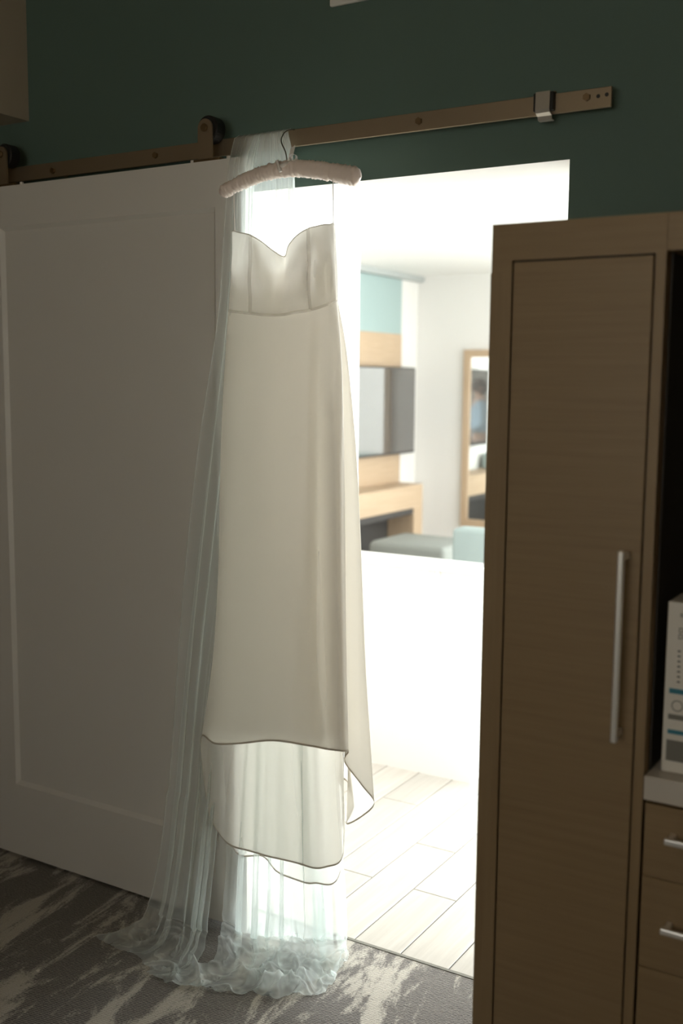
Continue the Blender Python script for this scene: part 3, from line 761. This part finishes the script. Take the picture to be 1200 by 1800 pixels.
# ================================================================= VEIL
VE = thing('tulle_veil', (-.9, -.16, 0), 'long sheer white tulle veil draped over the track and pooling on the carpet', 'veil')
ZR = TZ1+.003
def veil_strand(tx, hang, floor):
    """tx: pixel column at the track; hang: (px,py,y) below it; floor: (px,py,z) on the carpet"""
    top = onY(tx, 240, -.052)[0]
    pts = [np.array([top, -.034, 2.19]), np.array([top, -.038, ZR-.004]), np.array([top, -.048, ZR]), np.array([top, -.058, ZR-.006])]
    pts += [onY(*h) for h in hang]
    return pts, [onZ(*f) for f in floor]
def relax(G, r0, sx, sz, steps, iters, seed):
    """let the lower rows of a cloth grid settle on the carpet: position based cloth with slack, gravity and friction"""
    X = G[r0:].copy(); a, b, _ = X.shape; rs = np.random.RandomState(seed)
    slack = np.clip((.16-X[:, :, 2])/.16, 0, 1)              # extra cloth only near the floor
    cons = []
    def batch(i0, j0, di, dj, si, sj, stiff, mul):
        I, J = np.meshgrid(np.arange(i0, a-di, si), np.arange(max(j0, -dj if dj < 0 else j0), b-max(dj, 0), sj), indexing='ij')
        if I.size == 0: return
        A, Bq = X[I, J], X[I+di, J+dj]
        L = np.linalg.norm(A-Bq, axis=2)*(1+mul*slack[I, J])+1e-6
        cons.append((I, J, I+di, J+dj, L, stiff))
    for k in (0, 1):
        batch(0, k, 0, 1, 1, 2, .9, sx); batch(k, 0, 1, 0, 2, 1, .9, sz)
        batch(k, 0, 1, 1, 2, 1, .35, (sx+sz)/2); batch(k, 1, 1, -1, 2, 1, .35, (sx+sz)/2)
    for k in (0, 1, 2, 3, 4, 5):
        batch(0, k, 0, 3, 1, 6, .4, sx); batch(k, 0, 3, 0, 6, 1, .4, sz)
    for k in range(0, 16):
        batch(0, k, 0, 8, 1, 16, .3, sx); batch(k, 0, 8, 0, 16, 1, .3, sz)
    pin = 2; w_ = np.ones((a, b, 1)); w_[:pin] = 0
    V = np.zeros_like(X); V[pin:] += rs.randn(a-pin, b, 3)*.0006
    for t in range(steps):
        V = V*.90; V[:, :, 2] -= .0007
        P = X+V*w_
        for _ in range(iters):
            for (I, J, I2, J2, L, st) in cons:
                d = P[I2, J2]-P[I, J]; l = np.sqrt((d*d).sum(2))+1e-9
                wa, wb = w_[I, J, 0], w_[I2, J2, 0]; k = (st*(l-L)/l/(wa+wb+1e-9))[..., None]
                P[I, J] += d*k*wa[..., None]; P[I2, J2] -= d*k*wb[..., None]
            P[:, :, 2] = np.maximum(P[:, :, 2], .004)
        P[:, :, 1] = np.where((P[:, :, 0] < DX1+.01) & (P[:, :, 1] > -.104), -.104, P[:, :, 1])
        tch = (P[:, :, 2] < .006)[..., None]
        P[:, :, :2] = np.where(tch, X[:, :, :2]+(P[:, :, :2]-X[:, :, :2])*.35, P[:, :, :2])
        V = P-X; sp_ = np.linalg.norm(V, axis=2, keepdims=True); V = V*np.minimum(1, .012/(sp_+1e-9)); X = P
    X[1:-1, 1:-1] = .5*X[1:-1, 1:-1]+.125*(X[:-2, 1:-1]+X[2:, 1:-1]+X[1:-1, :-2]+X[1:-1, 2:])
    G = G.copy(); G[r0:] = X; return G
def veil_layer(strands, m, mf, n, folds, amp, seed, crumple, name):
    hp_, fp_ = [], []
    for h, f in strands:
        hp_.append(resample(h, m))
        fl = resample([h[-1]]+f, mf+1)[1:]
        fp_.append(fl)
    A = np.array([np.concatenate([a, b]) for a, b in zip(hp_, fp_)])
    u = np.linspace(0, len(strands)-1, n); tot = m+mf
    G = np.stack([cr(A[:, i, :], u) for i in range(tot)], 0)
    rnd = random.Random(seed)
    creases = []
    for q_ in range(9):
        an, fr_ = rnd.uniform(0, math.pi), rnd.uniform(5, 24)
        creases.append((math.cos(an)*fr_, math.sin(an)*fr_, rnd.random(), rnd.uniform(.5, 1)*5/fr_))
    for j in range(n):
        uu = j/(n-1)
        ph = 2*math.pi*(folds*uu+.55*math.sin(5*uu+seed)+.25*math.sin(11*uu+2*seed))
        for i in range(tot):
            t = min(1.0, i/(m*.9)); a = amp*(.18+.82*t**1.2)
            env = .45+.55*abs(noise.noise(Vector((uu*7, seed, i/tot*1.5))))*2
            if i < 4: a = amp*.10
            fx, fy = math.sin(ph), math.cos(ph)
            k = 1.0 if i < m else max(.0, 1-(i-m)/mf*.8)
            G[i, j, 0] += a*env*k*(.95*fx+.25*math.sin(2*ph+seed))
            G[i, j, 1] += a*env*k*(.55*(fy-1)) if i < m else a*env*k*.4*fy
            if i >= m-3:
                s = (i-m+3)/(mf+3)
                p = G[i, j]; v = Vector((p[0]*13+seed, p[1]*13, uu*4))
                wx, wy = p[0]+.05*noise.noise(v*.6), p[1]+.05*noise.noise(v*.6+Vector((4, 4, 4)))
                bumpz = 0.0
                for (cx_, cy_, ph_, am_) in creases:
                    tw = (cx_*wx+cy_*wy+ph_) % 1.0; bumpz += am_*(1-abs(2*tw-1))**2.2
                bumpz *= crumple*(.35+1.3*max(0, noise.noise(Vector((p[0]*6, p[1]*6, seed)))+.3))
                G[i, j, 2] = max(.004, G[i, j, 2]+bumpz*min(1, s*3)*(1-.5*s))
                G[i, j, 0] += .02*noise.noise(v*1.3+Vector((9, 0, 0)))*min(1, s*2)
                G[i, j, 1] += .02*noise.noise(v*1.3+Vector((0, 9, 0)))*min(1, s*2)
            if G[i, j, 1] > -.104 and G[i, j, 0] < DX1+.01 and i > 6: G[i, j, 1] = -.104
    G = relax(G, m-22, .10, .06, 14, 4, int(seed*10))
    for i in range(m-6, tot):                                  # fine sharp creases of the crumpled tulle
        s = min(1, (i-m+6)/14)
        for j in range(n):
            p = G[i, j]; v = Vector((p[0]*11+seed, p[1]*11, 2.0*seed)); v2 = Vector((p[0]*21, p[1]*21, seed))
            r1 = max(0, 1-abs(noise.noise(v))*7)**1.5; r2 = max(0, 1-abs(noise.noise(v2))*6)**1.5
            G[i, j, 2] += s*(.009*r1+.003*r2); G[i, j, 0] += s*.006*noise.noise(v2); G[i, j, 1] += s*.006*noise.noise(v2+Vector((3, 8, 1)))
    o = MB().grid(G).build(name, 'tulle', VE, True, False)
    K = np.zeros(G.shape[:2])
    def curv(P, ax):
        d1 = np.zeros_like(P); sl = [slice(None)]*2
        st = 2
        if ax == 1: a_, b_, c_ = P[:, :-2*st], P[:, st:-st], P[:, 2*st:]
        else: a_, b_, c_ = P[:-2*st], P[st:-st], P[2*st:]
        u_, w2 = b_-a_, c_-b_; cs = (u_*w2).sum(2)/(np.linalg.norm(u_, axis=2)*np.linalg.norm(w2, axis=2)+1e-9)
        an = np.arccos(np.clip(cs, -1, 1)); out = np.zeros(P.shape[:2])
        if ax == 1: out[:, st:-st] = an
        else: out[st:-st] = an
        return out
    K = np.maximum(curv(G, 1)/1.1, curv(G, 0)/.9*(np.arange(tot)[:, None] > m*.85))
    K = np.clip(K, 0, 1)**1.3
    for ax_, ln_ in ((0, 9), (1, 3)):
        ker = np.ones(ln_)/ln_; K = np.apply_along_axis(lambda q: np.convolve(np.pad(q, ln_//2, mode='edge'), ker, 'valid'), ax_, K) if ax_ == 1 else np.where(np.arange(tot)[:, None] < m, np.apply_along_axis(lambda q: np.convolve(np.pad(q, ln_//2, mode='edge'), ker, 'valid'), 0, K), K)
    K[m:] *= .75
    at = o.data.attributes.new('gather', 'FLOAT', 'POINT'); at.data.foreach_set('value', K.reshape(-1).astype(np.float32))
    return G
ya, yc = -.112, -.12
L1 = [
    veil_strand(418, [(405, 300, ya), (397, 420, ya), (388, 560, -.115), (354, 800, -.125), (330, 1050, -.14), (304, 1400, -.18), (270, 1585, -.21)], [(240, 1618, .02), (205, 1634, .015), (168, 1650, .004)]),
    veil_strand(432, [(418, 300, ya), (412, 450, ya), (400, 650, -.12), (376, 900, -.135), (350, 1150, -.16), (325, 1420, -.20), (298, 1605, -.23)], [(283, 1645, .02), (250, 1664, .012), (215, 1668, .004)]),
    veil_strand(448, [(432, 300, ya), (428, 450, ya), (420, 700, -.12), (400, 950, -.118), (368, 1200, -.13), (340, 1450, -.18), (320, 1620, -.23)], [(305, 1665, .02), (280, 1680, .012), (254, 1690, .004)]),
    veil_strand(462, [(448, 300, ya), (444, 500, ya), (440, 800, -.115), (422, 1050, -.112), (392, 1300, -.115), (372, 1500, -.125), (358, 1630, -.20)], [(328, 1690, .03), (290, 1710, .015), (268, 1716, .004)]),
]
G1 = veil_layer(L1, 90, 50, 240, 6, .021, 1.3, .028, 'veil_layer')
L2 = [
    veil_strand(455, [(440, 300, ya), (436, 500, ya), (432, 900, ya), (420, 1250, ya), (402, 1480, ya), (398, 1620, -.15)], [(370, 1675, .03), (315, 1695, .02), (262, 1692, .004)]),
    veil_strand(470, [(462, 300, ya), (460, 500, yc), (456, 900, yc), (445, 1250, yc), (425, 1500, yc), (425, 1640, -.13)], [(405, 1690, .04), (355, 1718, .02), (295, 1722, .004)]),
    veil_strand(483, [(484, 300, ya), (486, 500, yc), (486, 900, yc), (480, 1250, yc), (472, 1500, yc), (468, 1650, -.12)], [(462, 1700, .05), (440, 1730, .02), (385, 1742, .004)]),
    veil_strand(496, [(504, 300, ya), (508, 480, yc), (512, 900, yc), (520, 1250, yc), (525, 1500, yc), (520, 1650, -.11)], [(520, 1695, .06), (510, 1730, .03), (470, 1745, .004)]),
    veil_strand(506, [(515, 300, -.10), (517, 480, -.11), (525, 900, -.11), (560, 1250, -.11), (590, 1500, -.10), (588, 1645, -.07)], [(580, 1690, .03), (560, 1725, .03), (540, 1745, .004)]),
    veil_strand(507, [(515, 310, -.095), (517, 480, -.105), (528, 900, -.105), (570, 1250, -.10), (602, 1500, -.08), (607, 1630, -.03)], [(605, 1668, .02), (595, 1690, .02), (575, 1712, .004)]),
]
G2 = veil_layer(L2, 90, 64, 280, 6, .020, 4.1, .040, 'veil_layer')
L3 = [
    veil_strand(440, [(428, 300, -.108), (424, 450, -.108), (420, 700, -.108), (424, 1000, -.108), (432, 1250, -.108), (442, 1500, -.108), (446, 1640, -.11)], [(440, 1680, .03), (430, 1715, .02), (440, 1728, .004)]),
    veil_strand(462, [(458, 300, -.108), (456, 450, -.108), (456, 700, -.108), (460, 1000, -.108), (470, 1250, -.108), (484, 1500, -.108), (488, 1650, -.10)], [(485, 1690, .04), (480, 1718, .02), (470, 1735, .004)]),
    veil_strand(485, [(488, 300, -.105), (490, 450, -.108), (492, 700, -.108), (500, 1000, -.108), (515, 1250, -.108), (530, 1500, -.10), (532, 1650, -.08)], [(530, 1690, .04), (525, 1712, .02), (510, 1728, .004)]),
    veil_strand(507, [(515, 300, -.098), (517, 450, -.10), (520, 700, -.10), (530, 1000, -.10), (555, 1250, -.10), (578, 1500, -.09), (582, 1640, -.06)], [(578, 1680, .03), (570, 1700, .02), (560, 1712, .004)]),
]
G3 = veil_layer(L3, 90, 50, 200, 5, .017, 7.7, .035, 'veil_layer')
for nm, Gs, j in (('veil_edge', G1, 0), ('veil_edge', G2, -1)):
    MB().tube([p for p in Gs[:, j, :]], .0011, 5, False).build(nm, 'tulle_edge', VE, True)

# tiny white scrap on the carpet
sp = onZ(67, 1708, 0)
scm = MB(); scm.add([(sp[0]-.006, sp[1]-.004, .003), (sp[0]+.005, sp[1]-.005, .002), (sp[0]+.006, sp[1]+.004, .006), (sp[0]-.004, sp[1]+.005, .003), (sp[0], sp[1], .007), (sp[0], sp[1], .001)],
                    [(0, 1, 4), (1, 2, 4), (2, 3, 4), (3, 0, 4), (1, 0, 5), (2, 1, 5), (3, 2, 5), (0, 3, 5)])
tag(scm.build('paper_scrap', 'card'), 'tiny white paper scrap on the dark carpet', 'scrap')

# ================================================================= LIVING ROOM
XW = -3.487
# accent cladding on the left wall: teal above, oak around the television
te = onX(707, 492, XW+.02)[1]
tz0, tz1 = onX(707, 588, XW+.02)[2], onX(707, 492, XW+.02)[2]
ac = thing('accent_panel', (XW+.01, 5.33, .3), 'teal and oak accent cladding on the wall behind the television', 'wall panel')
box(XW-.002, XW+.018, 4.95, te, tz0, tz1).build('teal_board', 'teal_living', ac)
box(XW-.002, XW+.022, 4.95, te, .30, tz0).build('oak_board', 'wood_y', ac)
struct(box(XW-.002, XW+.06, TW+.1, 6.0, tz1+.005, LIV_CEIL).build('trim_4', 'cornice'), 'cornice above the teal board with its shade painted grey', 'trim')
tv = thing('television', (-3.40, 5.12, 1.0), 'flat dark television hung on the oak cladding', 'television')
TVY0, TVY1, TVZ0, TVZ1 = 4.62, 5.765, .995, 1.722
box(-3.425, -3.375, TVY0, TVY1, TVZ0, TVZ1, .006).build('casing', 'charcoal', tv)
box(-3.376, -3.373, TVY0+.012, TVY1-.012, TVZ0+.02, TVZ1-.012).build('screen', 'screen', tv)
box(-3.4645, -3.424, 5.0, 5.35, 1.2, 1.5).build('bracket', 'charcoal', tv)
CX = -3.2; cy1 = onX(743, 850, CX)[1]; czt = onX(743, 850, CX)[2]; cyn = onX(727, 897, CX)[1]; czn = onX(727, 897, CX)[2]
co = thing('media_console', (-3.33, 4.8, 0), 'oak media console with dark open shelf below the television', 'console')
box(XW+.024, CX, 3.6, cy1, czn+.02, czt, .003).build('top', 'wood_y', co)
box(XW+.024, CX, cyn, cy1, 0, czn+.02, .003).build('end_panel', 'wood_z', co)
box(XW+.024, CX, 3.6, 3.76, 0, czn+.02, .003).build('end_panel', 'wood_z', co)
box(XW+.024, XW+.04, 3.76, cyn, .02, czn+.02).build('back_panel', 'charcoal', co)
box(XW+.04, CX-.004, 3.76, cyn, czn-.03, czn+.02).build('shelf_edge', 'charcoal', co)
box(XW+.04, CX-.02, 3.76, cyn, .02, .05).build('shelf', 'charcoal', co)
sb = thing('storage_box', (-3.33, 4.46, czt), 'teal fabric storage box standing on the oak console', 'box')
box(-3.44, -3.24, 4.30, 4.585, czt+.0008, czt+.15, .012, 3).build('body', 'blue_fab', sb, True)
box(-3.245, -3.236, 4.40, 4.48, czt+.07, czt+.10, .003).build('label_holder', 'steel', sb)
om = thing('ottoman', (-2.64, 4.5, 0), 'grey upholstered square ottoman in front of the oak console', 'ottoman')
box(-2.95, -2.33, 4.22, 4.78, .07, .45, .045, 4).build('cushion', 'grey_fab', om, True)
for lx in (-2.9, -2.38):
    for ly in (4.28, 4.72): box(lx-.02, lx+.02, ly-.02, ly+.02, 0, .075).build('leg', 'charcoal', om)
am = thing('armchair', (-1.45, 3.5, 0), 'blue green upholstered armchair in front of the framed mirror', 'armchair')
ax0 = onY(793, 928, 3.2)[0]; az = onY(793, 928, 3.2)[2]
box(ax0, ax0+.78, 3.2, 3.36, .10, az, .03, 4).build('backrest', 'blue_fab', am, True)
box(ax0+.12, ax0+.66, 3.34, 3.92, .16, .44, .04, 4).build('seat', 'blue_fab', am, True)
for a in (ax0+.01, ax0+.66): box(a, a+.11, 3.34, 3.9, .10, .60, .03, 4).build('armrest', 'blue_fab', am, True)
for lx in (ax0+.06, ax0+.72):
    for ly in (3.26, 3.84): box(lx-.02, lx+.02, ly-.02, ly+.02, 0, .11).build('leg', 'wood_z', am)
# framed mirror on the back wall
MX0, MX1, MZ0, MZ1 = onY(815, 615, 5.96)[0], -2.2, .36, onY(815, 615, 5.96)[2]
mr = thing('wall_mirror', ((MX0+MX1)/2, 5.97, MZ0), 'tall oak-framed mirror on the white back wall', 'mirror')
fw = .062
for a in ((MX0, MX0+fw, MZ0, MZ1, 'wood_z'), (MX1-fw, MX1, MZ0, MZ1, 'wood_z'), (MX0+fw, MX1-fw, MZ1-fw, MZ1, 'wood_x'), (MX0+fw, MX1-fw, MZ0, MZ0+fw, 'wood_x')):
    box(a[0], a[1], 5.955, 5.998, a[2], a[3], .003).build('frame', a[4], mr)
box(MX0+fw-.004, MX1-fw+.004, 5.972, 5.978, MZ0+fw-.004, MZ1-fw+.004).build('glass', 'mirror', mr)

# ----------------------------------------------------------------- person seen in the mirror and television
def person(loc, rz):
    root = thing('person', loc, 'person in a light blue shirt reflected in the framed mirror', 'person')
    root.rotation_euler = (0, 0, rz)
    def skin(name, verts, edges, radii, m, rootv=0, sub=2):
        me = bpy.data.meshes.new(name); me.from_pydata(verts, edges, []); me.materials.append(M[m])
        o = bpy.data.objects.new(name, me); col.objects.link(o); o.parent = root
        md = o.modifiers.new('skin', 'SKIN'); md.use_smooth_shade = True
        for i, r in enumerate(radii):
            sv = me.skin_vertices[0].data[i]; sv.radius = r if hasattr(r, '__len__') else (r, r); sv.use_root = (i == rootv)
        s = o.modifiers.new('sub', 'SUBSURF'); s.levels = s.render_levels = sub
        return o
    V = [(0, 0, .90), (0, 0, 1.05), (0, -.01, 1.22), (0, 0, 1.34), (0, .005, 1.40), (0, -.01, 1.45), (0, -.02, 1.53), (0, -.015, 1.60)]
    R = [(.15, .11), (.13, .10), (.15, .11), (.12, .08), (.052, .052), (.055, .058), (.075, .09), (.055, .065)]
    E = [(i, i+1) for i in range(7)]
    def chain(start, pts, rs):
        p = start
        for q, r in zip(pts, rs): V.append(q); R.append(r); E.append((p, len(V)-1)); p = len(V)-1
        return p
    for s in (-1, 1):
        chain(0, [(s*.085, 0, .82), (s*.095, -.01, .48), (s*.10, .01, .09), (s*.105, -.10, .035)], [(.085, .085), (.058, .058), (.038, .04), (.035, .03)])
        e = chain(3, [(s*.165, 0, 1.335), (s*.205, .01, 1.07), (s*.15, -.17, .98), (s*.11, -.235, 1.0)], [(.058, .06), (.043, .043), (.032, .032), (.032, .02)])
        w_ = V[e]
        for k, (dx, ln) in enumerate(((-.028, .07), (-.010, .082), (.009, .078), (.026, .062))):
            chain(e, [(w_[0]+s*dx, w_[1]-.035, w_[2]), (w_[0]+s*dx*1.1, w_[1]-.035-ln*.5, w_[2]-.01), (w_[0]+s*dx*1.1, w_[1]-.035-ln*.8, w_[2]-.03)], [.010, .009, .008])
        chain(e, [(w_[0]-s*.035, w_[1]-.01, w_[2]+.005), (w_[0]-s*.048, w_[1]-.045, w_[2])], [.011, .009])
    skin('body', V, E, R, 'skin')
    # shirt and trousers follow the body a little outside it
    V2 = [(0, 0, .86), (0, 0, 1.05), (0, -.01, 1.22), (0, 0, 1.345)]; R2 = [(.17, .125), (.145, .115), (.168, .125), (.125, .09)]; E2 = [(0, 1), (1, 2), (2, 3)]
    for s in (-1, 1):
        b = len(V2); V2 += [(s*.168, 0, 1.337), (s*.207, .01, 1.07), (s*.165, -.12, 1.0)]; R2 += [(.07, .072), (.056, .056), (.046, .046)]; E2 += [(3, b), (b, b+1), (b+1, b+2)]
    skin('shirt', V2, E2, R2, 'shirt')
    V3 = [(0, 0, .92)]; R3 = [(.155, .118)]; E3 = []
    for s in (-1, 1):
        b = len(V3); V3 += [(s*.085, 0, .82), (s*.095, -.01, .48), (s*.10, .01, .10)]; R3 += [(.098, .098), (.07, .07), (.055, .055)]; E3 += [(0, b), (b, b+1), (b+1, b+2)]
    skin('trousers', V3, E3, R3, 'trousers')
    # hair cap, face features, shoes
    hm = MB(); g = []
    for i in range(13):
        th = math.pi*i/12*.62; row = []
        for j in range(24):
            ph = 2*math.pi*j/24; back = .5+.5*math.sin(ph)
            r = 1+.03*noise.noise(Vector((i, j*.7, 2)))
            zz = math.cos(th*(1+.35*back)); rr = math.sin(min(math.pi*.95, th*(1+.35*back)))
            row.append((.088*rr*math.cos(ph)*r, -.008+.108*rr*math.sin(ph)*r, 1.54+.112*zz*r))
        g.append(row)
    hm.grid(np.array(g), True)
    def child(mb, name, m):
        me = bpy.data.meshes.new(name); me.from_pydata(mb.v, [], mb.f); me.materials.append(M[m])
        for p in me.polygons: p.use_smooth = True
        o = bpy.data.objects.new(name, me); col.objects.link(o); o.parent = root; return o
    child(hm, 'hair', 'hair')
    bun = MB(); bun.tube([(0, .09, 1.50), (0, .115, 1.51), (0, .145, 1.51), (0, .165, 1.505)], [.02, .045, .045, .015], 12); child(bun, 'hair_bun', 'hair')
    for s in (-1, 1):
        ey = MB(); ey.tube([(s*.032, -.092, 1.535), (s*.032, -.100, 1.535), (s*.032, -.106, 1.535)], [.004, .011, .004], 10); child(ey, 'eye', 'print_dark')
        er = MB(); er.tube([(s*.078, 0, 1.55), (s*.088, .004, 1.535), (s*.080, 0, 1.505)], [.008, .014, .007], 8); child(er, 'ear', 'skin')
        sh = MB().box(s*.105-.042, s*.105+.042, -.19, .05, 0, .06, .02, 3); child(sh, 'shoe', 'print_dark')
    no = MB(); no.tube([(0, -.100, 1.54), (0, -.118, 1.512), (0, -.105, 1.503)], [.006, .013, .008], 8); child(no, 'nose', 'skin')
    mo = MB(); mo.tube([(-.022, -.098, 1.478), (0, -.106, 1.477), (.022, -.098, 1.478)], [.003, .006, .003], 8); child(mo, 'mouth', 'print_grey')
person((-2.05, 1.85, 0), math.radians(120))
